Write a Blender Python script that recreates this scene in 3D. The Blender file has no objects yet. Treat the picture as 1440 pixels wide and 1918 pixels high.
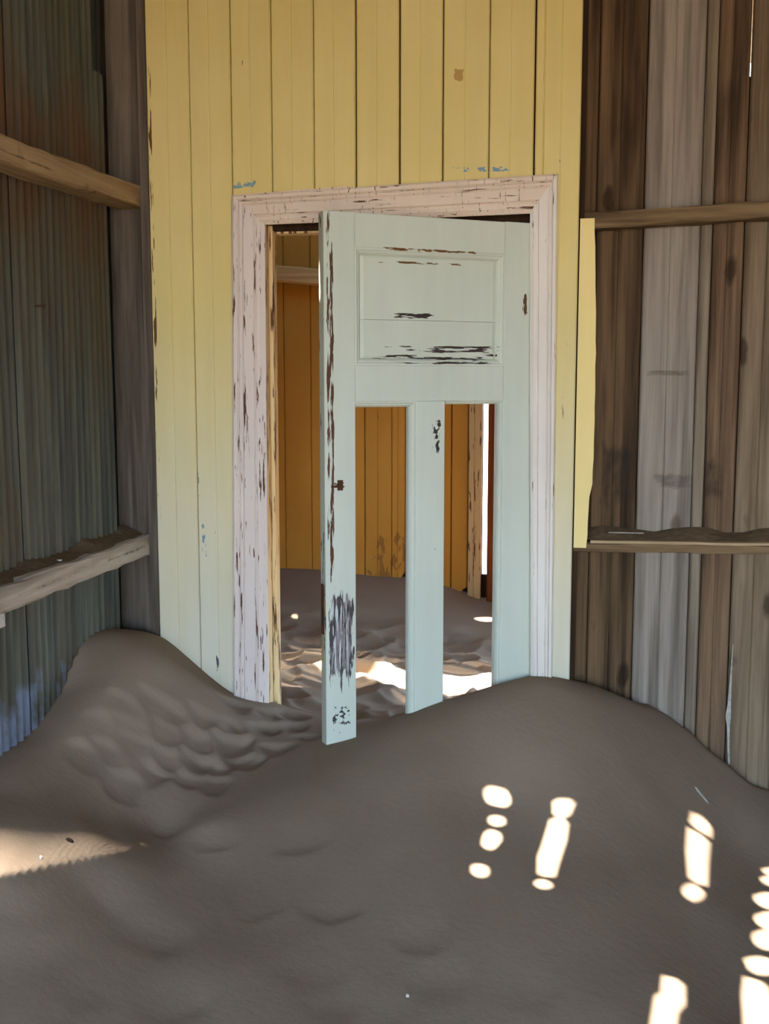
import bpy, bmesh, math, random
import numpy as np
from mathutils import Vector, Matrix
from mathutils.geometry import delaunay_2d_cdt

# ------------------------------------------------------------------ camera, sky, sun
random.seed(7)
rng = np.random.RandomState(11)
sc = bpy.context.scene
COL = sc.collection
F = 2050.0                                   # focal length in pixels of the 1440x1918 frame
CAM = np.array([0.0, -3.2, 1.55])
YAW = math.radians(9.9)
PIT = math.atan(244 / F)
cam_d = bpy.data.cameras.new('camera')
cam_d.sensor_fit = 'HORIZONTAL'; cam_d.sensor_width = 36.0
cam_d.lens = 36.0 * F / 1440.0
cam_d.clip_start = 0.05
cam = bpy.data.objects.new('camera', cam_d); COL.objects.link(cam)
cam.location = CAM
cam.rotation_euler = (math.pi / 2 - PIT, 0, YAW)
sc.camera = cam

SUN_TO = Vector((-0.95 * math.cos(math.radians(70)), -0.31 * math.cos(math.radians(70)), math.sin(math.radians(70))))
sun_d = bpy.data.lights.new('sun', 'SUN')
sun_d.energy = 6.0; sun_d.angle = math.radians(0.53); sun_d.color = (1.0, 0.95, 0.87)
sun = bpy.data.objects.new('sun', sun_d); COL.objects.link(sun)
sun.rotation_euler = (-SUN_TO).to_track_quat('-Z', 'Y').to_euler()
sun.location = (0, -3, 6)

world = bpy.data.worlds.new('world'); sc.world = world
world.use_nodes = True
wn = world.node_tree
bg = wn.nodes['Background']
sky = wn.nodes.new('ShaderNodeTexSky')
sky.sky_type = 'HOSEK_WILKIE'
sky.sun_direction = SUN_TO
sky.turbidity = 4.0; sky.ground_albedo = 0.4
wn.links.new(sky.outputs['Color'], bg.inputs['Color'])
bg.inputs['Strength'].default_value = 4.5

sc.view_settings.view_transform = 'Standard'
sc.view_settings.look = 'None'
sc.view_settings.gamma = 1.0
sc.view_settings.use_curve_mapping = False
sc.view_settings.exposure = 3.88
sc.cycles.max_bounces = 6
sc.cycles.diffuse_bounces = 5

# ------------------------------------------------------------------ picture rays (used to survey positions on real planes)
def ray(px, py):
    a = (px - 720) / F; b = -(py - 959) / F
    cp, sp = math.cos(PIT), math.sin(PIT)
    d = np.array([a, cp + b * sp, -sp + b * cp])
    c, s = math.cos(YAW), math.sin(YAW)
    return np.array([c * d[0] - s * d[1], s * d[0] + c * d[1], d[2]])
def on_y(px, py, y):
    d = ray(px, py); return CAM + d * ((y - CAM[1]) / d[1])
def on_x(px, py, x):
    d = ray(px, py); return CAM + d * ((x - CAM[0]) / d[0])
def on_z(px, py, z):
    d = ray(px, py); return CAM + d * ((z - CAM[2]) / d[2])

# ------------------------------------------------------------------ object helpers
def tag(o, label=None, cat=None, group=None, kind=None):
    if label: o['label'] = label
    if cat: o['category'] = cat
    if group: o['group'] = group
    if kind: o['kind'] = kind
    return o
def empty(name, loc=(0, 0, 0), rz=0.0):
    o = bpy.data.objects.new(name, None); COL.objects.link(o)
    o.location = loc; o.rotation_euler = (0, 0, rz); o.empty_display_size = 0.1
    return o
def mk(name, verts, faces, mat, parent=None, smooth=False, loc=None):
    me = bpy.data.meshes.new(name)
    if loc is not None:
        verts = [(v[0] - loc[0], v[1] - loc[1], v[2] - loc[2]) for v in verts]
    me.from_pydata([tuple(map(float, v)) for v in verts], [], faces)
    me.validate()
    bm = bmesh.new(); bm.from_mesh(me)
    bmesh.ops.recalc_face_normals(bm, faces=bm.faces)
    bm.to_mesh(me); bm.free()
    if smooth:
        for p in me.polygons: p.use_smooth = True
    me.materials.append(mat)
    o = bpy.data.objects.new(name, me); COL.objects.link(o)
    if parent: o.parent = parent
    if loc is not None: o.location = loc
    return o
def box_vf(x0, x1, y0, y1, z0, z1):
    v = [(x, y, z) for z in (z0, z1) for y in (y0, y1) for x in (x0, x1)]
    f = [(0, 1, 3, 2), (4, 5, 7, 6), (0, 1, 5, 4), (2, 3, 7, 6), (0, 2, 6, 4), (1, 3, 7, 5)]
    return v, f
def box(name, x0, x1, y0, y1, z0, z1, mat, parent=None, bevel=0.0, loc=None):
    v, f = box_vf(x0, x1, y0, y1, z0, z1)
    o = mk(name, v, f, mat, parent, loc=loc)
    if bevel:
        bm = bmesh.new(); bm.from_mesh(o.data)
        bmesh.ops.bevel(bm, geom=bm.edges[:], offset=bevel, segments=2, profile=0.6, affect='EDGES')
        bm.to_mesh(o.data); bm.free()
    return o
def multi_box(name, boxes, mat, parent=None):
    V, Fc = [], []
    for b in boxes:
        v, f = box_vf(*b); n = len(V)
        V += v; Fc += [tuple(i + n for i in q) for q in f]
    return mk(name, V, Fc, mat, parent)
def sweep(name, sections, mat, parent=None, smooth=False, closed=True, caps=True, loc=None):
    """sections: list of equally long point rings, joined along the list"""
    n = len(sections[0]); V = [p for s in sections for p in s]; Fc = []
    for k in range(len(sections) - 1):
        for i in range(n if closed else n - 1):
            j = (i + 1) % n
            Fc.append((k * n + i, k * n + j, (k + 1) * n + j, (k + 1) * n + i))
    if caps and closed:
        Fc.append(tuple(range(n))); Fc.append(tuple((len(sections) - 1) * n + i for i in range(n)))
    return mk(name, V, Fc, mat, parent, smooth, loc=loc)

# ------------------------------------------------------------------ material helpers
class Mat:
    def __init__(s, name, rough=0.85, spec=0.2):
        s.m = bpy.data.materials.new(name); s.m.use_nodes = True
        s.t = s.m.node_tree; s.b = s.t.nodes['Principled BSDF']
        s.b.inputs['Roughness'].default_value = rough
        s.b.inputs['Specular IOR Level'].default_value = spec
        s.P = s.t.nodes.new('ShaderNodeTexCoord').outputs['Object']
    def n(s, typ, **kw):
        nd = s.t.nodes.new(typ)
        for k, v in kw.items(): setattr(nd, k, v)
        return nd
    def put(s, sock, v):
        if isinstance(v, bpy.types.NodeSocket): s.t.links.new(v, sock)
        elif v is not None:
            if sock.type == 'RGBA' and len(v) == 3: v = (*v, 1)
            sock.default_value = v
    def scale(s, sx, sy, sz, off=(0, 0, 0)):
        nd = s.n('ShaderNodeMapping'); s.put(nd.inputs['Vector'], s.P)
        nd.inputs['Scale'].default_value = (sx, sy, sz); nd.inputs['Location'].default_value = off
        return nd.outputs[0]
    def noise(s, vec, scale=1.0, detail=4.0, rough=0.55, dist=0.0):
        nd = s.n('ShaderNodeTexNoise'); s.put(nd.inputs['Vector'], vec)
        nd.inputs['Scale'].default_value = scale; nd.inputs['Detail'].default_value = detail
        nd.inputs['Roughness'].default_value = rough; nd.inputs['Distortion'].default_value = dist
        return nd.outputs['Fac']
    def voro(s, vec, scale=1.0):
        nd = s.n('ShaderNodeTexVoronoi'); s.put(nd.inputs['Vector'], vec)
        nd.inputs['Scale'].default_value = scale
        return nd.outputs['Distance']
    def math(s, op, a, b=None, clamp=False):
        nd = s.n('ShaderNodeMath', operation=op, use_clamp=clamp)
        s.put(nd.inputs[0], a); s.put(nd.inputs[1], b)
        return nd.outputs[0]
    def rng(s, v, a, b, lo=0.0, hi=1.0):
        nd = s.n('ShaderNodeMapRange', clamp=True); s.put(nd.inputs['Value'], v)
        for k, x in zip(('From Min', 'From Max', 'To Min', 'To Max'), (a, b, lo, hi)):
            s.put(nd.inputs[k], x)
        return nd.outputs[0]
    def mix(s, f, a, b, mode='MIX'):
        nd = s.n('ShaderNodeMix', data_type='RGBA', blend_type=mode)
        s.put(nd.inputs[0], f); s.put(nd.inputs[6], a); s.put(nd.inputs[7], b)
        return nd.outputs[2]
    def xyz(s):
        nd = s.n('ShaderNodeSeparateXYZ'); s.put(nd.inputs[0], s.P); return nd.outputs
    def rand(s):
        return s.n('ShaderNodeObjectInfo').outputs['Random']
    def color(s, c): s.put(s.b.inputs['Base Color'], c)
    def bump(s, h, strength=0.3, dist=0.01):
        nd = s.n('ShaderNodeBump'); s.put(nd.inputs['Height'], h)
        nd.inputs['Strength'].default_value = strength; nd.inputs['Distance'].default_value = dist
        s.t.links.new(nd.outputs[0], s.b.inputs['Normal'])
    def patch(s, c, half, sc_vec, thr, axes='xz', soft=0.035):
        """0/1 mask of ragged flakes inside a soft-edged box (centre c, half sizes)"""
        X = s.xyz(); ax = {'x': X[0], 'y': X[1], 'z': X[2]}
        ds = []
        for k, a in enumerate(axes):
            d = s.math('ABSOLUTE', s.math('SUBTRACT', ax[a], c[k]))
            ds.append(s.math('DIVIDE', d, half[k]))
        d = ds[0] if len(ds) == 1 else s.math('MAXIMUM', ds[0], ds[1])
        fall = s.rng(d, 1.35, 0.45)
        nz = s.noise(s.scale(*sc_vec), 1.0, 3.0, 0.6)
        v = s.math('ADD', nz, s.math('MULTIPLY', s.math('SUBTRACT', fall, 1.0), 0.6))
        return s.rng(v, thr, thr + soft)

def L(r, g, b):                               # display colour 0..255 -> linear
    return tuple(((x / 255) / 12.92 if x / 255 <= 0.04045 else ((x / 255 + 0.055) / 1.055) ** 2.4) for x in (r, g, b))

def paint_mat(name, col, col2, under, streak=(70, 70, 7), thr=0.64, marks=(), rough=0.75, low=None, big=2.0):
    m = Mat(name, rough)
    base = m.mix(m.rng(m.noise(m.scale(big, big, big * 0.7), 1.0, 4), 0.35, 0.68), col, col2)
    if low:                                   # cool skylight on the lower wall put into the paint, with some sand scouring
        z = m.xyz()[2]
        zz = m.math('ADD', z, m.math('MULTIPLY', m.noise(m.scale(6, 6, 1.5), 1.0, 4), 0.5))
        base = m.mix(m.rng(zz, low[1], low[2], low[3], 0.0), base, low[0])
    base = m.mix(m.rng(m.noise(m.scale(25, 25, 2.0), 1, 3), 0.4, 0.8, 0, 0.25), base, tuple(x * 0.72 for x in col))
    base = m.mix(m.rng(m.rand(), 0, 1, 0, 0.12), base, tuple(x * 0.7 for x in col2))
    ch = m.rng(m.noise(m.scale(*streak), 1.0, 5, 0.6), thr, thr + 0.03)
    base = m.mix(ch, base, under)
    hsum = ch
    for (c, half, sv, t, colr, ax) in marks:
        k = m.patch(c, half, sv, t, ax)
        base = m.mix(k, base, colr)
        if colr is under: hsum = m.math('MAXIMUM', hsum, k)
    m.color(base)
    grain = m.noise(m.scale(60, 60, 6), 1, 5, 0.65)
    m.bump(m.math('SUBTRACT', m.math('MULTIPLY', grain, 0.5), hsum), 0.35, 0.004)
    return m.m

def wood_mat(name, dark, light, sv=(55, 55, 2.2), knots=True, marks=(), rough=0.9, contrast=(0.34, 0.68), axis='z', knot_c=None):
    m = Mat(name, rough, 0.15)
    off = m.n('ShaderNodeVectorMath', operation='ADD'); 
    m.put(off.inputs[0], m.P); r = m.n('ShaderNodeCombineXYZ')
    m.put(r.inputs[2], m.math('MULTIPLY', m.rand(), 31.0)); m.put(r.inputs[0], m.math('MULTIPLY', m.rand(), 7.0))
    m.put(off.inputs[1], r.outputs[0]); P0 = m.P
    m.P = off.outputs[0]
    g = m.noise(m.scale(*sv), 1.0, 6, 0.62, 0.3)
    g2 = m.noise(m.scale(*(v * 0.22 for v in sv)), 1.0, 4, 0.6)
    base = m.mix(m.rng(m.math('ADD', m.math('MULTIPLY', g, 0.55), m.math('MULTIPLY', g2, 0.45)), contrast[0], contrast[1]), dark, light)
    st = m.noise(m.scale(*(v * k_ for v, k_ in zip(sv, [.5 if v > 10 else .35 for v in sv]))), 1.0, 3, 0.5)
    base = m.mix(m.rng(st, 0.55, 0.72, 0, 0.6), base, tuple(x * 0.55 for x in dark))
    base = m.mix(m.rng(st, 0.42, 0.30, 0, 0.35), base, light)
    h = g
    if knots:
        kv = {'z': (8, 8, 3.2), 'y': (8, 3.2, 8), 'x': (3.2, 8, 8)}[axis]
        k = m.rng(m.math('ADD', m.voro(m.scale(*kv), 1.0), m.math('MULTIPLY', m.noise(m.scale(40, 40, 25), 1, 3), 0.12)), 0.15, 0.22, 1, 0)
        base = m.mix(m.math('MULTIPLY', k, 0.75), base, knot_c or tuple(x * 0.3 for x in dark))
    m.P = P0
    for (c, half, s2, t, colr, ax) in marks:
        base = m.mix(m.math('MULTIPLY', m.patch(c, half, s2, t - .10, ax, 0.28), 0.75), base, colr)
    m.color(base)
    m.bump(h, 0.5, 0.006)
    return m.m

BROWN = L(82, 52, 34)
Y_MARKS = [
    ((-0.975, 2.125), (0.055, 0.016), (60, 60, 60), 0.50, L(120, 150, 160), 'xz'),
    ((-0.27, 2.147), (0.14, 0.012), (50, 50, 70), 0.52, L(120, 150, 165), 'xz'),
    ((-1.12, 1.06), (0.012, 0.09), (110, 60, 45), 0.52, L(118, 142, 155), 'xz'),
    ((-1.135, 1.23), (0.006, 0.09), (150, 60, 30), 0.55, L(128, 130, 118), 'xz'),
    ((-0.345, 2.405), (0.022, 0.026), (45, 45, 40), 0.40, L(172, 142, 80), 'xz'),
    ((-1.262, 1.8), (0.009, 1.2), (120, 60, 9), 0.55, L(92, 66, 40), 'xz'),
    ((-0.035, 1.55), (0.012, 0.4), (90, 60, 12), 0.62, L(120, 80, 45), 'xz'),
    ((-1.085, 0.69), (0.008, 0.05), (120, 60, 25), 0.50, L(70, 70, 75), 'xz'),
]
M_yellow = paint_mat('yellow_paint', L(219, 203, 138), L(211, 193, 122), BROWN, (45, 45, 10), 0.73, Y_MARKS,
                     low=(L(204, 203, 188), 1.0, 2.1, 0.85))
M_yellow_pale = paint_mat('pale_yellow_paint', L(236, 216, 150), L(228, 206, 136), BROWN, (45, 45, 10), 0.74, ())
CH = [((0, 1.4), (2, 2), (150, 150, 13), 0.63, L(96, 70, 50), 'xz')]
M_casing = paint_mat('casing_paint', L(222, 208, 194), L(208, 196, 186), L(90, 62, 46), (95, 95, 7), 0.60, CH)
M_casing_r = paint_mat('casing_paint_sound', L(226, 220, 208), L(214, 206, 194), L(110, 84, 64), (130, 95, 7), 0.66, ())
M_casing_h = paint_mat('head_casing_paint', L(222, 206, 188), L(208, 192, 172), L(92, 62, 42), (11, 95, 120), 0.62, CH)
M_jamb = paint_mat('jamb_paint', L(226, 200, 150), L(214, 180, 124), L(96, 62, 36), (90, 90, 6), 0.56, ())
DBR = L(88, 60, 44); DGR = L(62, 58, 58)
D_MARKS = [
    ((0.598, 0.852), (0.052, 0.175), (75, 60, 9), 0.36, L(74, 68, 68), 'xz'),
    ((0.596, 0.852), (0.045, 0.17), (150, 60, 12), 0.42, L(132, 124, 122), 'xz'),
    ((0.598, 0.85), (0.045, 0.17), (190, 60, 8), 0.52, L(196, 200, 194), 'xz'),
    ((0.598, 0.85), (0.045, 0.17), (170, 60, 9, (3, 0, 5)), 0.54, L(48, 42, 42), 'xz'),
    ((0.624, 1.55), (0.014, 0.62), (100, 60, 10), 0.44, DBR, 'xz'),
    ((0.622, 1.12), (0.010, 0.17), (110, 60, 14), 0.46, DBR, 'xz'),
    ((0.600, 1.272), (0.026, 0.012), (70, 60, 70), 0.44, DBR, 'xz'),
    ((0.598, 0.630), (0.05, 0.045), (80, 60, 80), 0.52, DGR, 'xz'),
    ((0.60, 0.58), (0.05, 0.03), (80, 60, 80), 0.64, DGR, 'xz'),
    ((0.31, 1.611), (0.30, 0.022), (12, 60, 120), 0.475, L(60, 50, 46), 'xz'),
    ((0.28, 1.640), (0.24, 0.014), (12, 60, 140), 0.48, L(60, 50, 46), 'xz'),
    ((0.380, 1.730), (0.085, 0.012), (14, 60, 110), 0.42, L(56, 46, 44), 'xz'),
    ((0.312, 1.40), (0.022, 0.08), (70, 60, 45), 0.50, L(56, 50, 50), 'xz'),
    ((0.310, 1.15), (0.02, 0.22), (70, 60, 30), 0.68, L(80, 76, 76), 'xz'),
    ((0.038, 1.77), (0.012, 0.05), (90, 60, 18), 0.45, L(84, 60, 38), 'xz'),
    ((0.33, 1.905), (0.26, 0.006), (28, 60, 80), 0.47, L(110, 76, 40), 'xz'),
    ((0.33, 1.872), (0.2, 0.005), (22, 60, 80), 0.50, L(100, 76, 44), 'xz'),
]
M_door = paint_mat('pale_green_door_paint', L(206, 213, 197), L(196, 204, 187), DBR, (60, 60, 24), 0.76, D_MARKS, rough=0.55)
M_door_edge = paint_mat('door_edge_paint', L(186, 190, 172), L(176, 176, 156), L(70, 56, 44), (60, 60, 12), 0.60,
                        [((0.86,), (0.16,), (60, 60, 22), 0.47, L(190, 172, 110), 'z'), ((0.88,), (0.2,), (80, 80, 12), 0.52, L(48, 40, 38), 'z')])
M_w_dark = wood_mat('dark_brown_board', L(52, 40, 28), L(122, 98, 70), marks=[
    ((0.13, 1.28), (0.08, 0.13), (20, 20, 7), 0.40, L(42, 36, 32), 'xz'),
    ((0.13, 2.45), (0.09, 0.42), (26, 20, 1.6), 0.45, L(34, 22, 14), 'xz')])
M_w_grey = wood_mat('silver_grey_board', L(86, 76, 63), L(150, 140, 127), contrast=(0.28, 0.6), knot_c=L(84, 70, 56), marks=[
    ((0.3, 1.26), (0.1, 0.03), (16, 16, 18), 0.46, L(88, 78, 70), 'xz'),
    ((0.26, 1.575), (0.09, 0.012), (14, 16, 30), 0.44, L(70, 56, 44), 'xz')])
M_w_strip = wood_mat('pale_narrow_board', L(92, 80, 64), L(150, 138, 118), knots=False)
M_w_red = wood_mat('red_brown_board', L(66, 52, 38), L(138, 112, 86), marks=[
    ((0.40, 1.27), (0.04, 0.08), (22, 20, 8), 0.42, L(46, 40, 36), 'xz'),
    ((0.40, 2.22), (0.05, 0.25), (26, 20, 2.2), 0.46, L(44, 34, 26), 'xz')])
M_w_tan = wood_mat('grey_brown_board', L(88, 72, 52), L(150, 132, 108))
M_w_plain = wood_mat('plain_weathered_board', L(80, 66, 50), L(140, 122, 100))
M_ceiling = wood_mat('faded_ceiling_boards', L(124, 112, 96), L(172, 158, 138), sv=(2.4, 40, 40), axis='x', knots=False)
M_beam = wood_mat('pale_beam_wood', L(118, 92, 62), L(190, 164, 124), sv=(40, 2.4, 40), axis='y', knots=False, marks=[
    ((-.10, .034), (.24, .005), (10, 9, 60), 0.44, L(40, 30, 20), 'yz'), ((.30, .030), (.18, .014), (30, 30, 60), 0.60, L(60, 44, 28), 'yz')])
M_beam_low = wood_mat('bleached_beam_wood', L(130, 112, 90), L(206, 196, 180), sv=(40, 2.4, 40), axis='y', knots=False, marks=[
    ((0.42, 0.036), (0.20, 0.006), (20, 30, 40), 0.50, L(36, 28, 22), 'yz'), ((-0.05, 0.034), (0.3, 0.006), (20, 26, 60), 0.56, L(100, 92, 86), 'yz')])
M_rail = wood_mat('brown_rail_wood', L(70, 54, 36), L(150, 126, 92), sv=(2.4, 40, 40), axis='x', knots=False)
M_rail_back = wood_mat('honey_rail_wood', L(170, 130, 74), L(214, 178, 120), sv=(2.4, 40, 40), axis='x', knots=False)
M_post = wood_mat('grey_post_wood', L(60, 52, 42), L(122, 112, 100), sv=(40, 40, 2.2), knots=True)
M_dark = wood_mat('dark_backing_wood', L(34, 24, 16), L(66, 48, 32), knots=False)
M_amber = paint_mat('amber_paint', L(196, 142, 58), L(184, 126, 46), L(66, 38, 20), (45, 45, 6), 0.72,
                    [((-0.85, 0.72), (0.22, 0.22), (22, 22, 10), 0.50, L(150, 104, 46), 'xz')])
M_oldcasing = paint_mat('old_white_casing', L(206, 176, 128), L(190, 158, 110), L(96, 62, 40), (80, 80, 9), 0.58, ())
M_redwood = wood_mat('red_brown_jamb_wood', L(70, 32, 14), L(132, 70, 34), knots=False)

def metal_mat():
    m = Mat('rusty_corrugated_iron', 0.6, 0.4)
    n1 = m.noise(m.scale(3, 3, 1.1), 1, 5, 0.6)
    n2 = m.noise(m.scale(30, 30, 1.6), 1, 4, 0.6)
    c = m.mix(m.rng(n2, 0.3, 0.7), L(58, 62, 58), L(104, 106, 92))
    c = m.mix(m.rng(n1, 0.44, 0.66, 0, 0.7), c, L(84, 70, 46))
    z = m.xyz()[2]
    rust = m.math('ADD', n1, m.math('MULTIPLY', m.math('ABSOLUTE', m.math('SUBTRACT', z, 2.2)), -0.55))
    c = m.mix(m.rng(rust, 0.40, 0.60, 0, 0.6), c, L(98, 60, 34))
    lime = m.math('ADD', m.math('SUBTRACT', 0.86, z), m.math('MULTIPLY', m.noise(m.scale(14, 14, 9), 1, 4), 0.5))
    c = m.mix(m.rng(lime, 0.36, 0.44, 0, 0.6), c, L(126, 140, 164))
    m.color(c); m.b.inputs['Metallic'].default_value = 0.25
    m.bump(n2, 0.2, 0.004)
    return m.m
M_metal = metal_mat()

def sand_mat():
    m = Mat('wind_blown_sand', 0.95, 0.1)
    c = m.mix(m.rng(m.noise(m.scale(2.2, 2.2, 2.2), 1, 4), 0.3, 0.7), L(146, 127, 107), L(133, 115, 96))
    g = m.noise(m.scale(420, 420, 420), 1, 2, 0.6)
    c = m.mix(m.rng(g, 0.35, 0.75, 0, 0.22), c, L(76, 67, 62))
    m.color(c)
    h = m.math('ADD', m.math('MULTIPLY', g, 0.12), m.noise(m.scale(45, 60, 45), 1, 4))
    m.bump(h, 0.16, 0.008)
    return m.m
M_sand = sand_mat()
def plain(name, c, rough=0.8, metal=0.0):
    m = Mat(name, rough); n = m.noise(m.scale(60, 60, 60), 1, 4)
    m.color(m.mix(m.rng(n, 0.35, 0.7), c, tuple(x * 0.6 for x in c)))
    m.b.inputs['Metallic'].default_value = metal
    return m.m
M_dust = plain('brown_rail_dust', L(112, 92, 68))
M_rail_pale = wood_mat('pale_slat_wood', L(128, 106, 76), L(200, 176, 138), sv=(2.4, 40, 40), axis='x', knots=False)
M_rust = plain('rust_iron', L(92, 60, 42), 0.8, 0.3)
M_flake = plain('white_flake', L(222, 216, 206))
M_chip = plain('dark_chip', L(50, 42, 36))
M_strand = plain('pale_splinter', L(176, 172, 160))

# ------------------------------------------------------------------ sand surface
def tps_fit(P, z, lam=2e-4):
    n = len(P); d = np.linalg.norm(P[:, None] - P[None], axis=2)
    K = np.where(d > 0, d * d * np.log(d + 1e-12), 0) + lam * np.eye(n)
    Q = np.c_[np.ones(n), P]
    A = np.block([[K, Q], [Q.T, np.zeros((3, 3))]])
    return np.linalg.solve(A, np.r_[z, 0, 0, 0])
ctl = []
def c3(p): ctl.append((p[0], p[1], p[2]))
def cz(px, py, z): c3(on_z(px, py, z))
for p in [(215, 1178), (140, 1215), (110, 1290), (60, 1360), (0, 1410)]: c3(on_x(*p, -1.40))
for p in [(300, 1192), (360, 1240), (437, 1300), (500, 1316), (1000, 1266), (1035, 1268), (1062, 1273)]: c3(on_y(*p, -0.02))
for p in [(1200, 1310), (1300, 1370), (1375, 1425), (1440, 1480)]: c3(on_y(*p, 0.09))
ctl += [(-.661, -.339, .555), (-.597, -.299, .560), (-.432, -.196, .612), (-.357, -.15, .632), (-.205, -.053, .667), (-.108, .0, .688)]
for p in [(550, 1340, .540), (400, 1420, .530), (300, 1560, .455), (925, 1490, .51), (1015, 1660, .42), (1250, 1880, .30),
          (720, 1918, .33), (0, 1640, .555), (0, 1725, .50), (0, 1918, .41), (200, 1600, .508), (200, 1700, .445), (380, 1545, .475), (420, 1640, .42),
          (720, 1600, .45), (1400, 1600, .29), (1440, 1918, .21), (1200, 1450, .50), (1000, 1400, .592), (780, 1450, .548),
          (600, 1480, .522), (200, 1300, .709), (100, 1450, .60), (300, 1400, .578), (200, 1480, .545), (400, 1800, .385), (1130, 1340, .615)]: cz(*p)
ctl += [(-.9, .10, .535), (-.6, .08, .50), (-.4, .10, .53), (-.15, .08, .60), (-.9, .5, .50), (-.5, .5, .48), (-.1, .5, .50), (.5, .5, .4),
        (-.9, 1.0, .52), (-.4, 1.0, .49), (.3, 1.0, .45), (-1.4, 1.0, .56), (-1.4, 1.78, .663), (-1.18, 1.78, .661), (-.92, 1.78, .638),
        (-.75, 1.78, .632), (-.58, 1.78, .60), (-.42, 1.78, .55), (-.32, 1.78, .532), (.5, 1.78, .5), (-1.5, .4, .58), (-.9, 1.45, .58), (-.5, 1.45, .535),
        (-1.4, -1.4, .52), (-1.4, -2.2, .42), (-.5, -2.0, .22), (.5, -2.0, .18), (-1.4, -4, .3), (0, -4, .2), (1.2, -.6, .25), (1.2, 0, .3), (2.2, 0, .25), (2.2, -2, .2), (1, -4, .2), (2.4, -4, .2), (-1.4, -6.3, .16), (.5, -6.3, .12), (2.4, -6.3, .12)]
ctl = np.array(ctl)
W = tps_fit(ctl[:, :2], ctl[:, 2])
def base_h(x, y):
    x = np.asarray(x, float); y = np.asarray(y, float)
    out = W[-3] + W[-2] * x + W[-1] * y
    for i in range(len(ctl)):
        d2 = (x - ctl[i, 0]) ** 2 + (y - ctl[i, 1]) ** 2
        out = out + W[i] * 0.5 * d2 * np.log(d2 + 1e-12)
    return out
def hit(px, py, hf=base_h):
    d = ray(px, py); t = np.linspace(1.2, 7.5, 2500)
    X, Y, Z = (CAM[k] + d[k] * t for k in range(3))
    g = Z - hf(X, Y); i = int(np.argmax(g < 0)) or len(t) - 1
    a = g[i - 1] / (g[i - 1] - g[i] + 1e-12); tt = t[i - 1] + a * (t[i] - t[i - 1])
    return CAM + d * tt
def vnoise(x, y, s, seed):
    r = np.random.RandomState(seed).rand(64, 64)
    u = x / s + 100.3; v = y / s + 57.1
    i = np.floor(u).astype(int); j = np.floor(v).astype(int); a = u - i; b = v - j
    a = a * a * a * (a * (6 * a - 15) + 10); b = b * b * b * (b * (6 * b - 15) + 10)
    q = lambda ii, jj: r[ii % 64, jj % 64]
    return (q(i, j) * (1 - a) + q(i + 1, j) * a) * (1 - b) + (q(i, j + 1) * (1 - a) + q(i + 1, j + 1) * a) * b - 0.5
# foot hollows in the trough in front of the door: (px, py, radius, depth)
hollow = [(498, 1362, .050, .016), (434, 1392, .060, .018), (449, 1421, .045, .013), (370, 1428, .048, .015), (363, 1384, .055, .016), (311, 1372, .050, .014),
          (253, 1400, .055, .014), (284, 1452, .050, .014), (302, 1334, .060, .016), (384, 1346, .045, .012), (440, 1318, .055, .014), (544, 1340, .050, .013),
          (550, 1362, .045, .012), (235, 1370, .05, .010), (205, 1412, .055, .011), (308, 1418, .040, .011), 
          (476, 1424, .040, .010), (434, 1360, .04, .011), (351, 1458, .045, .010), (190, 1365, .055, .009), (165, 1420, .06, .009), (235, 1335, .05, .009), (265, 1435, .05, .010), (230, 1470, .06, .010), (500, 1335, .045, .011), (410, 1440, .045, .010), (575, 1380, .035, .008), (400, 1470, .05, .008), (520, 1400, .045, .009)]
soft = [(318, 1515, .10, .008), (620, 1690, .075, .008), (780, 1750, .07, .008), (580, 1800, .08, .008), (290, 1745, .08, .008), (810, 1830, .07, .007), (620, 1860, .08, .007), (320, 1860, .08, .009),
        (400, 1560, .06, .008), (560, 1565, .07, .008), (980, 1850, .07, .005), (480, 1690, .07, .005), (160, 1820, .08, .007), (700, 1900, .07, .006)]
H3 = [(hit(px, py), r, a) for (px, py, r, a) in hollow]
S3 = [(hit(px, py), r, a) for (px, py, r, a) in soft]
rb = np.random.RandomState(5)
B3 = [((rb.uniform(-1.3, .5), rb.uniform(.06, 1.3)), rb.uniform(.05, .11), rb.uniform(.026, .060)) for _ in range(300)]
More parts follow.
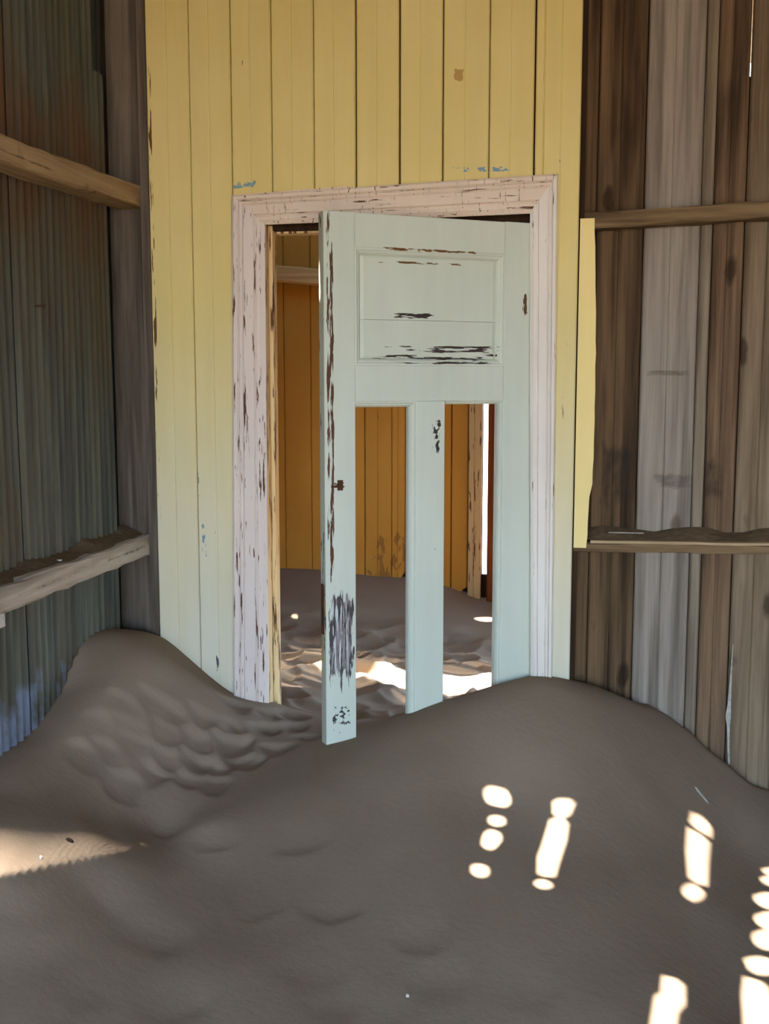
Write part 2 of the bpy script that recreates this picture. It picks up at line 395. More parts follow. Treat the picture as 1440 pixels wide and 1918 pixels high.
def sand_h(x, y):
    z = base_h(x, y)
    wx = vnoise(x, y, .06, 2) * .022; wy = vnoise(x, y, .06, 3) * .022
    dz = np.zeros_like(z)
    for (p, r, a) in H3:
        X_ = x + wx - p[0]; Y_ = y + wy - p[1]
        e = (-.28 * X_ + .96 * Y_) / r; f = (.96 * X_ + .28 * Y_) / (r * 1.15)
        e0 = .62
        q = np.where(e > e0, (e - e0) / (1 - e0), (e - e0) / (1 + e0)) ** 2 + f * f
        dz = np.minimum(dz, a * 1.75 * (np.minimum(q, 1.3) - 1.0))
    back = np.zeros_like(z)
    for ((cx, cy), r, a) in B3:
        e = (y + wy * 1.5 - cy) / r; e0 = .5
        q = np.where(e > e0, (e - e0) / (1 - e0), (e - e0) / (1 + e0)) ** 2 + ((x + wx * 1.5 - cx) / (r * 1.4)) ** 2
        back = np.minimum(back, a * (np.minimum(q, 1.3) - 1.0))
    fade = np.clip((y - .02) / .1, 0, 1) * np.clip((1.45 - y) / .35, 0, 1)
    dz = dz + back * fade
    for (p, r, a) in S3:
        ex = (x + wx - p[0]) / r; ey = (y + wy - p[1]) / r
        q = ex * ex + ey * ey
        dz = dz - a * 0.95 * np.clip(1 - q, 0, 1) ** 0.8 * np.clip(.55 + .6 * (ex * .6 - ey * .8), 0, 1)
    fr = np.clip((-0.02 - y) / .1, 0, 1)
    z = z + dz + fr * (vnoise(x, y, .35, 4) * .012 + vnoise(x, y, .12, 5) * .004)
    # low wind ripples on the slope below the iron wall
    z = z + fr * np.clip((-.75 - x) / .25, 0, 1) * .0022 * np.sin((z * 70 + vnoise(x, y, .2, 8) * 5))
    return z
def axis_pts(segs):
    out = []
    for a, b, s in segs: out += list(np.arange(a, b, s))
    return np.array(out + [segs[-1][1]])
gx = axis_pts([(-1.60, -1.46, .07), (-1.46, .80, .0085), (.80, 2.80, .07)])
gy = axis_pts([(-6.4, -1.6, .1), (-1.6, -1.15, .02), (-1.15, 1.3, .0085), (1.3, 1.86, .02)])
GX, GY = np.meshgrid(gx, gy)
GZ = sand_h(GX, GY)
nx, ny = len(gx), len(gy)
sv = np.c_[GX.ravel(), GY.ravel(), GZ.ravel()]
me = bpy.data.meshes.new('sand_drift')
idx = (np.arange(ny - 1)[:, None] * nx + np.arange(nx - 1)[None]).ravel()
quads = np.c_[idx, idx + 1, idx + nx + 1, idx + nx]
me.from_pydata(sv.tolist(), [], quads.tolist())
me.polygons.foreach_set('use_smooth', np.ones(len(quads), bool))
me.materials.append(M_sand)
sand = bpy.data.objects.new('sand_drift', me); COL.objects.link(sand)
tag(sand, 'grey brown drifted sand burying the floor and the foot of the open door', 'sand', kind='stuff')
def ground_z(x, y): return float(sand_h(np.array([x]), np.array([y]))[0])

GZ0 = 0.10
def plane(name, x0, x1, y0, y1, z, mat):
    return mk(name, [(x0, y0, z), (x1, y0, z), (x1, y1, z), (x0, y1, z)], [(0, 1, 2, 3)], mat)
tag(plane('ground', -60, 60, -60, 60, GZ0, M_sand), 'flat desert sand outside the house', 'ground', kind='structure')

# ------------------------------------------------------------------ roof with the gaps that let the sun in
ROOF = 2.95
INNER_SLIT = .10
def blob(cx, cy, w, h, lean=0.0, n=10, j=0.12, sq=3.0):
    pts = []
    for k in range(n):
        a = 2 * math.pi * k / n
        c, s = math.cos(a), math.sin(a)
        r = 1 / ((abs(c) ** sq + abs(s) ** sq) ** (1 / sq)) * (1 + random.uniform(-j, j))
        x, y = c * r * w / 2, s * r * h / 2
        pts.append((cx + x + lean * (y), cy + y))
    return pts
patches = [  # light spots on the sand seen in the photograph, as outlines
    blob(929, 1491, 46, 36, .35), blob(929, 1538, 28, 16, 0, j=.05), blob(918, 1574, 30, 34, -.25), blob(897, 1632, 28, 20),
    [(1035, 1504), (1045, 1498), (1073, 1500), (1064, 1522), (1050, 1531), (1036, 1526)],
    [(1030, 1538), (1050, 1533), (1060, 1540), (1056, 1572), (1046, 1600), (1040, 1618), (1034, 1640), (1008, 1638), (1008, 1606), (1018, 1580)],
    blob(1016, 1657, 28, 12),
    [(1297, 1527), (1318, 1533), (1329, 1548), (1327, 1566), (1293, 1547)],
    [(1290, 1556), (1325, 1574), (1321, 1620), (1320, 1658), (1292, 1652), (1287, 1600)],
    blob(1297, 1676, 34, 26),
    blob(1450, 1636, 40, 10, .3), blob(1448, 1652, 44, 12, .3), blob(1452, 1690, 80, 26, .3), blob(1452, 1730, 74, 30, .3), blob(1450, 1766, 80, 34, .4), blob(1425, 1814, 52, 26, .4),
    [(1396, 1836), (1432, 1848), (1440, 1880), (1444, 1960), (1396, 1960), (1392, 1870)],
    [(1243, 1832), (1276, 1840), (1276, 1876), (1262, 1890), (1254, 1950), (1216, 1950), (1228, 1868), (1240, 1862)],
]
inner_patches = [
    [(582, 1246), (600, 1243), (640, 1245), (690, 1243), (740, 1240), (785, 1240), (785, 1268), (740, 1270), (690, 1262), (640, 1256), (600, 1252)],
    [(800, 1244), (860, 1246), (940, 1244), (985, 1244), (985, 1278), (940, 1281), (890, 1282), (850, 1276), (800, 1270)],
    blob(541, 1145, 20, 9), blob(910, 1160, 38, 8, .5),
]
def sand_hit(px, py): return hit(px, py, sand_h)
holes = []
for pt in patches + inner_patches:
    loop = []
    for (a, b) in pt:
        p = on_z(a, b, .49) if pt in inner_patches[:2] else hit(a, b)
        t = (ROOF - p[2]) / SUN_TO.z
        loop.append((p[0] + SUN_TO.x * t, p[1] + SUN_TO.y * t))
    holes.append(loop)
def sun_hole(pts3):
    holes.append([(p[0] + SUN_TO.x * (ROOF - p[2]) / SUN_TO.z, p[1] + SUN_TO.y * (ROOF - p[2]) / SUN_TO.z) for p in pts3])

# unseen roof hole added so bounced sun brightens the inner room
holes.append([(-.92, .70), (-.56, .68), (-.55, 1.3), (-.91, 1.32)])
# added hair-thin roof slits: their sun blends to brighten the rippled inner sand
for k in range(34):
    y = .185 + k * .0225; f = 1 - max(0, (k - 18) / 17)
    w = .0225 * INNER_SLIT * f * random.uniform(.6, 1.4)
    xa, xb = -2.02 + random.uniform(0, .05), -.95 + random.uniform(-.04, .02)
    if w > .0001: holes.append([(xa, y - w / 2), (xb, y - w / 2), (xb, y + w / 2), (xa, y + w / 2)])
HX, HY, TH = -0.118, 0.0, math.radians(212)
ddx = Vector((math.cos(TH), math.sin(TH), 0)); ddy = Vector((-math.sin(TH), math.cos(TH), 0))
def dw(u, y, z): v = Vector((HX, HY, 0)) + ddx * u + ddy * y; return (v.x, v.y, z)
sun_hole([dw(.640, -.042, 1.855), dw(.640, -.033, 1.855), dw(.640, -.026, 1.76), dw(.640, -.042, 1.76)])

def in_poly(x, y, lp):
    c = False
    for (x1, y1), (x2, y2) in zip(lp, lp[1:] + lp[:1]):
        if (y1 > y) != (y2 > y) and x < (x2 - x1) * (y - y1) / (y2 - y1) + x1: c = not c
    return c
def sheet_with_holes(name, loops, to3, ext, mat, parent=None):
    pts, eds = [], []
    for lp in loops:
        n0 = len(pts); pts += [Vector((float(x), float(y))) for x, y in lp]
        eds += [(n0 + i, n0 + (i + 1) % len(lp)) for i in range(len(lp))]
    vs, _, fs = delaunay_2d_cdt(pts, eds, [], 0, 1e-6)[:3]
    loops = [[(float(x), float(y)) for x, y in lp] for lp in loops]
    keep = []
    for f in fs:
        cx = sum(vs[i].x for i in f) / 3; cy = sum(vs[i].y for i in f) / 3
        if in_poly(cx, cy, loops[0]) and not any(in_poly(cx, cy, lp) for lp in loops[1:]): keep.append(f)
    bm = bmesh.new()
    bv = [bm.verts.new(to3(v.x, v.y)) for v in vs]
    for f in keep: bm.faces.new([bv[i] for i in f])
    bmesh.ops.delete(bm, geom=[v for v in bm.verts if not v.link_faces], context='VERTS')
    r = bmesh.ops.extrude_face_region(bm, geom=bm.faces[:])
    for v in [g for g in r['geom'] if isinstance(g, bmesh.types.BMVert)]: v.co += Vector(ext)
    bmesh.ops.recalc_face_normals(bm, faces=bm.faces)
    me = bpy.data.meshes.new(name); bm.to_mesh(me); bm.free(); me.materials.append(mat)
    o = bpy.data.objects.new(name, me); COL.objects.link(o)
    if parent: o.parent = parent
    return o
outline = [(-1.55, -6.2), (3.0, -6.2), (3.0, 2.05), (-2.3, 2.05), (-2.3, .10), (-1.55, .10)]
ceiling = sheet_with_holes('ceiling', [outline] + holes, lambda x, y: (x, y, ROOF), (0, 0, .012), M_ceiling)
tag(ceiling, 'weathered board roof with sun gaps and added slits above both rooms', 'ceiling', kind='structure')

# ------------------------------------------------------------------ board profile
def board(name, x0, x1, z0, z1, yf, mat, parent, g0=.001, g1=.001, T=.018, bead=True, foot=None, ch=.004, head=None, bd=.003):
    """vertical tongue and groove board facing -y; foot/head = functions x -> z for a ragged end"""
    a, b = x0 + g0, x1 - g1; xm = (a + b) / 2
    pr = [(a, T), (a, ch), (a + ch * .8, 0)]
    if bead: pr += [(xm - .0055, 0), (xm - .0035, bd), (xm - .0012, bd * .17), (xm + .0014, 0)]
    pr += [(b - ch * .8, 0), (b, ch), (b, T)]
    lo = [(x, yf + d, z0 if foot is None else foot(x)) for x, d in pr]
    hi = [(x, yf + d, z1 if head is None else head(x)) for x, d in pr]
    return sweep(name, [lo, hi], mat, parent)

# ------------------------------------------------------------------ yellow door wall
DX0, DX1, DZ = -.919, -.118, 2.015           # clear opening
wall_far = multi_box('wall_far', [(-1.30, DX0 - .02, .012, .030, .15, ROOF), (DX1 + .02, .012, .012, .030, .15, ROOF),
                                  (DX0 - .02, DX1 + .02, .012, .030, DZ + .03, ROOF)], M_dark)
tag(wall_far, 'yellow painted wall of vertical beaded boards around the doorway', 'wall', kind='structure')
xl = [-1.272, -1.139, -1.012, -.890, -.764, -.640, -.513, -.389, -.258, -.132, -.004]
gap = [.001, .0008, .0012, .0010, .0010, .0022, .0024, .0018, .0012, .0018, 0]
for k in range(10):
    if k < 2: z0 = .3
    elif k == 9: z0 = .3
    else: z0 = DZ + .03
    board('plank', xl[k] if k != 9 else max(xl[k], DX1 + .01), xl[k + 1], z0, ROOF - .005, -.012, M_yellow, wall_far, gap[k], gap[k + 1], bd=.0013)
board('plank', -.13, -.105, DZ + .03, ROOF - .005, -.012, M_yellow, wall_far, bead=False)
# torn strip of lining left between the two rails
zs = np.linspace(1.072, 2.004, 26)
secs = []
for k, z in enumerate(zs):
    u = (z - 1.072) / .932
    w = .040 + .012 * math.sin(3.0 * u + .2) - (.006 if u < .17 else 0) + random.uniform(-.0012, .0012)
    secs.append([(.000, -.010, z), (w, -.012, z), (w + .001, .004, z), (.000, .004, z)])
o = sweep('plank', secs, M_yellow_pale, wall_far); o['label'] = 'pale yellow torn board strip between the two rails'

# ------------------------------------------------------------------ door casing and jambs
trim = empty('trim_1', (-.52, 0, .3)); tag(trim, 'chipped white moulded door casing on the yellow wall', 'door casing', kind='structure')
def child_box(name, b, mat, par, bevel=0):
    return box(name, *b, mat, par, bevel)
trim.location = (0, 0, 0)
PROF = [(0, 0), (0, .020), (.05, .024), (.15, .024), (.19, .018), (.23, .0225), (.28, .0225), (.31, .019), (.36, .023), (.66, .022), (.70, .016), (.76, .019), (.86, .017), (.94, .012), (1, .009), (1, 0)]
def casing(name, A_out, A_in, B_out, B_in, mat, n=14, jit=.0006):
    secs = []
    for k in range(n + 1):
        t = k / n
        o_ = [A_out[i] + (B_out[i] - A_out[i]) * t for i in (0, 1)]; i_ = [A_in[i] + (B_in[i] - A_in[i]) * t for i in (0, 1)]
        secs.append([(o_[0] + (i_[0] - o_[0]) * s + random.uniform(-jit, jit), -.012 - d - random.uniform(0, jit), o_[1] + (i_[1] - o_[1]) * s) for s, d in PROF])
    return sweep(name, secs, mat, trim)
TL, TR = (-1.006, 2.092), (-.064, 2.124)
IL, IR = (DX0 + .008, 2.008), (-.140, 2.020)
casing('side_casing', (-1.030, .35), (DX0 - .002, .35), TL, IL, M_casing)
casing('side_casing', (-.053, .35), (-.112, .35), TR, IR, M_casing_r)
casing('head_casing', TL, IL, TR, IR, M_casing_h, 20)
# small nailed-over outer fillet of the head, broken off halfway
sweep('fillet', [[(-1.0, -.014, 2.094), (-1.0, -.030, 2.094), (-1.0, -.030, 2.080), (-1.0, -.014, 2.080)],
                 [(-.662, -.014, 2.1085), (-.662, -.030, 2.1085), (-.664, -.030, 2.096), (-.664, -.014, 2.096)]], M_casing_h, trim)
JW = .125
child_box('jamb', (DX0 - .022, DX0, -.012, JW, .3, DZ + .02), M_jamb, trim)
child_box('jamb', (DX1, DX1 + .022, -.012, JW, .3, DZ + .02), M_jamb, trim)
child_box('head_jamb', (DX0, DX1, -.012, JW, DZ + .014, DZ + .034), M_dark, trim)
child_box('door_stop', (DX0, DX0 + .013, .040, .085, .3, DZ - .002), M_jamb, trim, .003)
child_box('door_stop', (DX0 + .013, DX1, .045, .072, DZ - .016, DZ + .014), M_dark, trim, .002)  # coloured dark to stand in for the shadow gap under the head casing
child_box('door_stop', (DX0 + .013, DX1, .073, JW, DZ - .022, DZ + .014), M_jamb, trim, .002)

# ------------------------------------------------------------------ the door leaf
door = empty('door_1', (HX, HY, 0), TH)
tag(door, 'pale green panelled door ajar in sand, its two lower panels missing', 'door', kind='structure')
DT = 1.995; LW = .640; th = .040
def dbox(name, u0, u1, y0, y1, z0, z1, mat=None, bevel=.0025): return box(name, u0, u1, y0, y1, z0, z1, mat or M_door, door, bevel)
ZB = .08
dbox('stile', 0.0, .103, -th, 0, ZB, DT)
dbox('stile', .553, LW, -th, 0, ZB, DT)
dbox('top_rail', .103, .553, -th, -.0015, 1.905, DT - .001)
dbox('lock_rail', .103, .553, -th, -.0010, 1.497, 1.594)
dbox('mullion', .286, .374, -th, -.0010, .28, 1.497)
dbox('bottom_rail', .103, .553, -th, -.001, ZB, .28)
# worn closing edge: thin facing with the lock mortice
ce = box('closing_edge', LW, LW + .0015, -th + .002, -.002, ZB, DT - .002, M_door_edge, door)
box('lock_plate', LW + .0008, LW + .0035, -.032, -.012, .86, 1.0, M_rust, door)
box('lock_mortice', LW + .0030, LW + .0042, -.028, -.016, .885, .935, M_chip, door)
# upper panel: raised field built of two boards
def field(z0, z1, label=None):
    u0, u1 = .103, .553
    V = [(u0, -.028, z0), (u1, -.028, z0), (u1, -.028, z1), (u0, -.028, z1)]
    a = .030
    lo = z0 if z0 > 1.65 else z0 + a; hi = z1 if z1 < 1.80 else z1 - a
    V += [(u0 + a, -.014, lo), (u1 - a, -.014, lo), (u1 - a, -.014, hi), (u0 + a, -.014, hi)]
    V += [(u0, -.036, z0), (u1, -.036, z0), (u1, -.036, z1), (u0, -.036, z1)]
    Fc = [(4, 5, 6, 7), (0, 1, 5, 4), (1, 2, 6, 5), (2, 3, 7, 6), (3, 0, 4, 7), (8, 9, 10, 11), (0, 1, 9, 8), (1, 2, 10, 9), (2, 3, 11, 10), (3, 0, 8, 11)]
    return mk('panel_board', V, Fc, M_door, door)
field(1.590, 1.7165); field(1.7175, 1.91)
# ovolo mouldings: profile swept with mitred ends; w = width towards the opening, from full height to depth
def moulding(A, B, inward, w=.020, d=.020, mA=1, mB=1):
    """A,B: (u,z) ends on the frame edge; inward unit vector (u,z); mA/mB: mitre the ends"""
    au, az = A; bu, bz = B
    L_ = math.hypot(bu - au, bz - az); tu, tz = (bu - au) / L_, (bz - az) / L_
    prof = [(0, -.003), (.25, -.002), (.45, -.006), (.62, -.0065), (.85, -.012), (1, -.019), (1, -.034), (0, -.034)]
    s0, s1 = [], []
    for s, y in prof:
        o = s * w
        s0.append((au + inward[0] * o + tu * o * mA, y, az + inward[1] * o + tz * o * mA))
        s1.append((bu + inward[0] * o - tu * o * mB, y, bz + inward[1] * o - tz * o * mB))
    return sweep('moulding', [s0, s1], M_door, door)
def frame_mould(u0, u1, z0, z1, bottom=True):
    moulding((u0, z1), (u1, z1), (0, -1))
    if bottom: moulding((u0, z0), (u1, z0), (0, 1))
    moulding((u0, z0), (u0, z1), (1, 0)); moulding((u1, z0), (u1, z1), (-1, 0))
frame_mould(.103, .553, 1.594, 1.905)
# of the lower openings only the mouldings on the lock rail, mullion and hinge stile remain
moulding((.103, 1.497), (.286, 1.497), (0, -1), .010, mA=1, mB=1)
moulding((.374, 1.497), (.553, 1.497), (0, -1), .016, mA=1, mB=0)
moulding((.103, .30), (.103, 1.497), (1, 0), .010)
moulding((.374, .30), (.374, 1.497), (1, 0), .016)
for hz in (.45, 1.80):
    h = box('hinge', -.003, .004, -.012, .004, hz - .05, hz + .05, M_rust, door, .002)
kp = box('keyhole_plate', .590, .606, 0, .0025, 1.258, 1.286, M_rust, door, .001)
box('key_stub', .606, .624, .0005, .004, 1.266, 1.272, M_rust, door, .001)

# ------------------------------------------------------------------ left wall of corrugated iron
LX = -1.385
SLIT_COVER = .45
wall_left = multi_box('wall_left', [(-1.50, -1.47, -.92, .30, .1, ROOF), (-1.50, -1.47, -6.2, -2.0, .1, ROOF)], M_dark)
tag(wall_left, 'left wall clad with dark rusty corrugated iron sheets', 'wall', kind='structure')
def iron(y0, y1, z0, z1, x, parent, pitch=.036, amp=.0045, mat=None):
    n = max(2, int((y1 - y0) / pitch * 8)); rows = max(2, int((z1 - z0) / .25) + 1)
    ys = np.linspace(y0, y1, n + 1); zz = np.linspace(z0, z1, rows + 1)
    V = []; Fc = []
    for off in (0, -.0012):
        for z in zz:
            for y in ys:
                V.append((x + off + amp * math.sin(2 * math.pi * y / pitch) + .003 * math.sin(y * 9 + z * 2.3), y, z))
    m = n + 1; tot = m * (rows + 1)
    for o_ in (0, tot):
        for r in range(rows):
            for i in range(n):
                a = o_ + r * m + i
                Fc.append((a, a + 1, a + m + 1, a + m))
    for r in range(rows):
        for i in (0, n):
            a = r * m + i; Fc.append((a, a + m, a + m + tot, a + tot))
    return mk('corrugated_sheet', V, Fc, mat or M_metal, parent, smooth=True)
iron(-.62, -.062, .2, 2.44, LX, wall_left)
iron(-.915, -.60, .2, 2.44, LX - .004, wall_left)
iron(-.62, -.128, 2.44, ROOF - .01, LX, wall_left)
iron(-.915, -.60, 2.44, ROOF - .01, LX - .004, wall_left)
iron(-.20, .14, .2, ROOF - .01, -1.455, wall_left)
iron(-6.1, -2.0, .2, ROOF - .01, LX, wall_left)
# added unseen sheet: slits shaped to throw a soft fan of sun on the crest
def crest(px): return 1650 - .27 * px + .00010 * px * px
sun_slits = []
edge = []
for px in range(-160, 420, 20):
    A = hit(px, crest(px)); t = (-1.47 - A[0]) / SUN_TO.x
    edge.append((A[2] + SUN_TO.z * t, A[1] + SUN_TO.y * t))
edge = np.array(sorted(edge)); PZ = .024
for z in np.arange(.86, 2.09, PZ):
    y0 = float(np.interp(z, edge[:, 0], edge[:, 1]))
    u = max(0, (z - 1.16) / .96)
    y1 = min(y0 + .30, -.935 - .0005 * u)
    if y1 - y0 < .03: continue
    w = PZ * SLIT_COVER * (1 - u) ** .85 + .0004
    sun_slits.append([(y0 - .012, z - .0001), (y0 + .02, z - w / 2), (y1, z - .0002), (y1, z + .0002), (y0 + .02, z + w / 2), (y0 - .012, z + .0001)])
sheet_with_holes('slit_sheet', [[(-2.0, .1), (-.92, .1), (-.92, ROOF - .005), (-2.0, ROOF - .005)]] + sun_slits, lambda y, z: (-1.47, y, z), (-.001, 0, 0), M_metal, wall_left)
nl = sweep('nail', [[(LX + dx, -.520 + r * math.cos(a) + dx * .1, 1.745 + r * math.sin(a)) for a in (0, 1.57, 3.14, 4.71)] for dx, r in ((-.002, .002), (.022, .002), (.022, .006), (.025, .005))], M_rust, wall_left)

box('corner_bead', -1.300, -1.273, -.008, .012, .3, ROOF - .005, M_post, wall_far, .002)
post = box('timber_post', -1.412, -1.303, .020, .14, .15, ROOF - .005, M_post, bevel=.006, loc=(-1.40, .08, .15))
tag(post, 'grey weathered corner post between iron wall and yellow wall', 'post')

def beam(name, p0, p1, hw, h, mat, n=16, jit=.003, axis='y', loc=None, lower_jit=None):
    """squared timber from p0 to p1 (centre line), hw = horizontal width, h = height, edges worn"""
    secs = []
    for k in range(n + 1):
        t = k / n; c = [p0[i] + (p1[i] - p0[i]) * t for i in range(3)]
        j = lambda: random.uniform(-jit, jit)
        ring = []
        b = .18
        for (s, v) in ((-1, -1 + b), (-1, 1 - b), (-1 + b, 1), (1 - b, 1), (1, 1 - b), (1, -1 + b), (1 - b, -1), (-1 + b, -1)):
            if axis == 'y': ring.append((c[0] + s * hw / 2 + j(), c[1], c[2] + v * h / 2 + j()))
            else: ring.append((c[0], c[1] + s * hw / 2 + j(), c[2] + v * h / 2 + j()))
        secs.append(ring)
    return sweep(name, secs, mat, None, loc=loc)
b1 = beam('timber_rail', (-1.345, -1.00, 2.074), (-1.345, .016, 2.102), .09, .064, M_beam, loc=(-1.345, -.6, 2.04))
tag(b1, 'upper rough pale timber rail on the corrugated iron wall', 'beam')
b2 = beam('timber_rail', (-1.345, -1.00, 1.0455), (-1.345, .016, 1.043), .09, .064, M_beam_low, loc=(-1.345, -.6, 1.01))
tag(b2, 'lower bleached timber rail with nail holes on the iron wall', 'beam')
b3 = box('timber_block', -1.315, -1.296, -.99, -.893, .985, 1.018, M_flake, bevel=.003, loc=(-1.305, -.97, .985))
tag(b3, 'white wooden block end under the lower left rail', 'block')
FL = ['largest white paint flake, midway along the lower left rail', 'smaller white flake beside the largest flake on the lower left rail', 'white paint flake left of the largest one on the lower left rail', 'paint flake nearest the picture edge on the lower left rail', 'second paint flake from the picture edge on the lower left rail', 'tiny white flake before the dark gap on the lower left rail', 'white flake in front of the corner post on the lower left rail', 'white flake closest to the yellow wall on the lower left rail']
for fi, (px, py, s) in enumerate(((178, 1025, .010), (175, 1028, .006), (112, 1051, .008), (24, 1067, .006), (48, 1068, .008), (214, 1001, .006), (248, 1000, .008), (258, 999, .006))):
    d = ray(px, py); t = (1.0765 - CAM[2]) / d[2]; p = CAM + d * t
    x = min(max(p[0], -1.385), -1.305)
    a = random.uniform(0, 3)
    o = sweep('paint_flake', [[(x + s * (.6 + .5 * random.random()) * math.cos(a + q), p[1] + s * (.6 + .5 * random.random()) * math.sin(a + q), 1.0775 + dz) for q in (0, 1.2, 2.3, 3.5, 4.8)] for dz in (0, .003)],
              M_flake, None, loc=(x, p[1], 1.0775))
    tag(o, FL[fi], 'paint flake', 'flakes on the lower left rail')

# ------------------------------------------------------------------ right wall of bare weathered boards
wall_right = multi_box('wall_right', [(-.10, .455, .120, .135, .1, ROOF), (.474, 2.85, .120, .135, .1, ROOF), (.454, .475, .120, .135, .1, 2.40)], M_dark)
tag(wall_right, 'right wall of bare weathered brown and grey vertical boards', 'wall', kind='structure')
bx = [-.09, .046, .180, .338, .372, .460, .590, .72, .85, .98, 1.11, 1.24, 1.37, 1.50, 1.63, 1.76, 1.89, 2.02, 2.15, 2.28, 2.41, 2.54, 2.67, 2.80]
bm_ = [M_w_dark, M_w_dark, M_w_grey, M_w_strip, M_w_red, M_w_tan]
for k in range(len(bx) - 1):
    board('plank', bx[k], bx[k + 1], .12, ROOF - .005, .094 + (.003 if k % 2 else 0), bm_[k] if k < len(bm_) else M_w_plain, wall_right,
          .0012, 0.003 if k == 4 else .0012, bead=(k != 3), ch=.005)
st = sweep('splinter', [[(.455 + dx - w, .088, z), (.455 + dx + w, .088, z), (.455 + dx, .0945, z)] for z, w, dx in
                        ((.415, .003, .016), (.47, .003, .012), (.53, .004, .010), (.56, .008, .008), (.60, .005, .010), (.70, .002, .012), (.78, .001, .014))], M_strand, wall_right)
r1 = beam('timber_rail', (.012, .052, 2.002), (1.6, .052, 2.062), .075, .046, M_rail, axis='x', n=26, jit=.002, loc=(.5, .052, 1.98))
tag(r1, 'upper thin brown timber rail across the weathered right wall', 'beam')
r2 = beam('timber_rail', (.000, .050, 1.070), (1.6, .050, 1.085), .080, .026, M_rail, axis='x', n=26, jit=.003, loc=(.5, .046, 1.06))
sl = beam('slat', (.048, .044, 1.0885), (1.6, .044, 1.103), .092, .009, M_rail_pale, axis='x', n=26, jit=.0012); sl.parent = r2; sl.location = (-.5, -.046, -1.06)
tag(r2, 'lower brown timber rail with sandy top on the right wall', 'beam')
def ledge_sand(name, pts, label):
    """low wedge of sand lying on a rail: pts = list of (front xyz, back xyz, height)"""
    secs = []
    for f, b, h in pts:
        secs.append([f, tuple(f[i] + (b[i] - f[i]) * .4 + (0, 0, h * .45)[i] for i in range(3)), (b[0], b[1], b[2] + h), b])
    o = sweep(name, secs, M_dust, None, smooth=False, loc=pts[0][0])
    return tag(o, label, 'sand', kind='stuff')
pts = []
for k in range(24):
    x = .035 + k * .05
    z = 1.077 + .017 + (x) * .0094
    pts.append(((x, .022 + random.uniform(-.004, .006), z - .001), (x, .093, z - .001), .022 + .008 * math.sin(k * 1.3) + random.uniform(0, .006)))
ledge_sand('rail_sand', pts, 'blown sand lying on the lower right rail')
pts = []
for k in range(24):
    y = -.99 + k * .0433
    z = 1.0455 + .032 - (y + 1.0) * .0025
    pts.append(((-1.318 + random.uniform(-.006, .006), y, z - .003), (-1.392, y, z - .003), .012 + .012 * max(0, math.sin(k * .9)) + .012 * (k > 15)))
ledge_sand('rail_sand', pts, 'blown sand lying on the lower left rail')
sk = sweep('splinter', [[(x, .030 + dy, 1.112 + dz) for dy, dz in ((-.002, 0), (.002, 0), (.0, .003))] for x in (.10, .20)], M_strand, None, loc=(.15, .03, 1.11))
tag(sk, 'thin pale wood splinter lying on the lower right rail', 'splinter')
# unseen far end and side of the room
wb = multi_box('sky_header', [(-1.5, 2.86, -6.25, -6.2, 2.4, ROOF)], M_w_plain); tag(wb, 'added board header cutting sky light at the open end of the front room', 'wall', kind='structure')  # header added to keep high sky light off the near sand
wr = multi_box('wall_side', [(2.80, 2.86, -6.2, .10, .1, ROOF)], M_w_plain); tag(wr, 'weathered board side wall of the front room', 'wall', kind='structure')

# ------------------------------------------------------------------ inner room
YB = 1.80
wall_inner = multi_box('wall_inner', [(-2.0, -.418, YB + .02, YB + .04, .1, ROOF), (-.392, .40, YB + .02, YB + .04, .1, ROOF),
                                      (-.42, -.39, YB + .02, YB + .04, 1.75, ROOF), (-.42, -.39, YB + .02, YB + .04, .1, .66)], M_dark)
tag(wall_inner, 'amber yellow board wall of the inner room seen through the door', 'wall', kind='structure')
bl = [-1.99, -1.86, -1.73, -1.60, -1.475, -1.35, -1.222, -1.094, -.966, -.839, -.776]
for k in range(10):
    ft = (lambda x, k=k: .45) if k < 9 else (lambda x: .625 + 1.2 * max(0, x + .81) + .012 * math.sin(x * 400))
    board('plank', bl[k], bl[k + 1], .45, ROOF - .005, YB, M_amber, wall_inner, .001, .002 if k in (7,) else .001, foot=ft, bead=(k > 6))
box('stud', -.776, -.708, YB + .008, YB + .02, .4, ROOF - .005, M_redwood, wall_inner)
for a, b, ft in ((-.708, -.560, .45), (-.560, -.482, None)):
    board('plank', a, b, .45, ROOF - .005, YB, M_amber, wall_inner, .001, .0025, bead=False,
          foot=(lambda x: .45) if ft else (lambda x: .555 + .9 * max(0, x + .53) + .010 * math.sin(x * 500)))
board('door_casing', -.480, -.420, .45, 2.1, YB - .018, M_oldcasing, wall_inner, 0, 0, T=.036, bead=True)
box('jamb', -.392, -.362, YB - .02, YB + .05, .4, 2.1, M_redwood, wall_inner, .003)
board('door_casing', -.360, -.290, .45, 2.1, YB - .022, M_oldcasing, wall_inner, 0, 0, T=.04, bead=True)
for k in range(5):
    x = -.29 + k * .13
    board('plank', x, x + .13, .3, ROOF - .005, YB, M_amber, wall_inner)
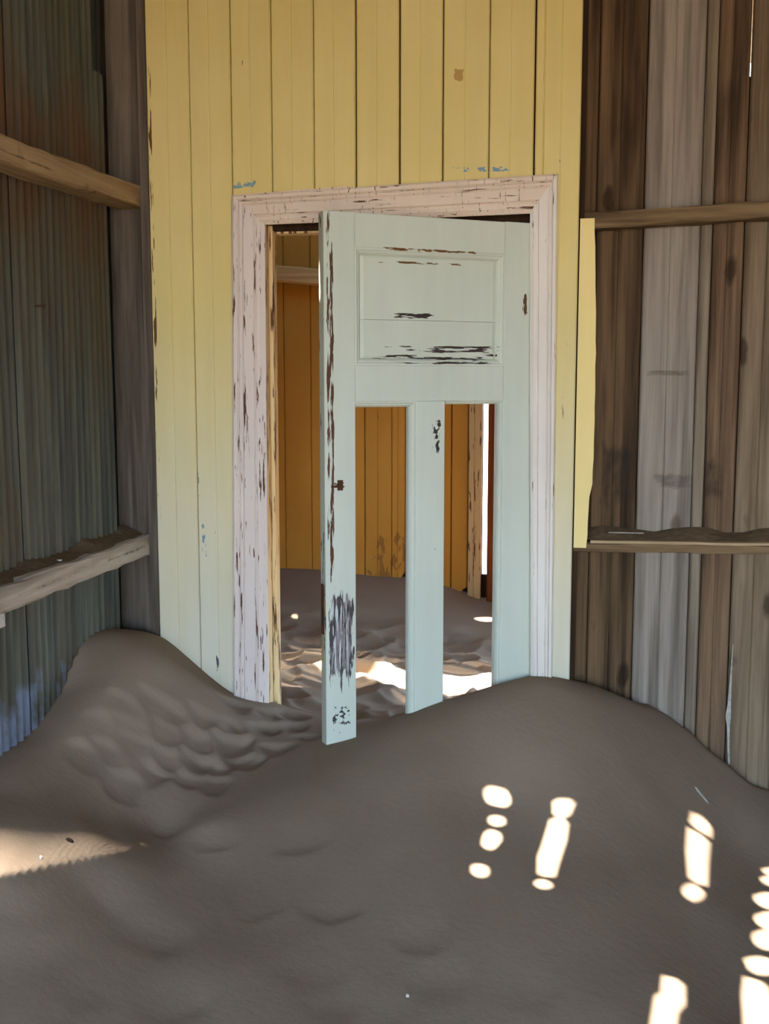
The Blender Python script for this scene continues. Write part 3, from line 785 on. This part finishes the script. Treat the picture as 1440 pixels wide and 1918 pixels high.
r5 = beam('timber_rail', (-1.70, YB - .045, 2.076), (-.80, YB - .045, 1.985), .085, .072, M_rail_back, axis='x', n=10, jit=.0015, loc=(-1.2, YB - .04, 2.0))
tag(r5, 'honey coloured timber rail on the inner room wall behind the door', 'beam')
wi = multi_box('wall_inner_left', [(-2.05, -2.0, .03, YB + .04, .1, ROOF)], M_amber); tag(wi, 'amber side wall at the left of the inner room', 'wall', kind='structure')
wj = multi_box('wall_inner_right', [(.36, .40, .16, .35, .1, ROOF), (.36, .40, 1.35, YB + .02, .1, ROOF), (.36, .40, .35, 1.35, 1.15, ROOF), (.36, .40, .35, 1.35, .1, .42)], M_amber); tag(wj, 'amber side wall at the right of the inner room', 'wall', kind='structure')
wk = multi_box('wall_inner_front', [(-2.0, DX0 - .03, .145, .165, .1, ROOF), (DX1 + .03, .40, .145, .165, .1, ROOF), (DX0 - .03, DX1 + .03, .145, .165, DZ + .03, ROOF)], M_amber)
tag(wk, 'amber board lining on the inner side of the door wall', 'wall', kind='structure')

# ------------------------------------------------------------------ litter on the sand
def litter(name, px, py, lx, ly, mat, label, cat, a=0.0, h=.004):
    p = hit(px, py, sand_h); z = p[2]
    pts = []
    for dz, s in ((-.002, 1.0), (h, .7)):
        ring = []
        for q in range(6):
            t = q * math.pi / 3; x = lx * s * math.cos(t); y = ly * s * math.sin(t)
            X = p[0] + x * math.cos(a) - y * math.sin(a); Y = p[1] + x * math.sin(a) + y * math.cos(a)
            ring.append((X, Y, ground_z(X, Y) + dz))
        pts.append(ring)
    o = sweep(name, pts, mat, None, loc=(p[0], p[1], z)); return tag(o, label, cat)
litter('wood_chip', 131, 1575, .010, .006, M_chip, 'small dark wood chip on the bright sand crest at left', 'wood chip', .4)
litter('paint_flake', 77, 1607, .004, .004, M_flake, 'tiny white flake on the bright sand crest at left', 'paint flake')
litter('wood_splinter', 1314, 1490, .024, .004, M_strand, 'short pale splinter on the shaded dune at right', 'splinter', -.5)
litter('wood_chip', 763, 1866, .004, .003, M_flake, 'tiny pale chip on the dark sand nearest the camera', 'wood chip')
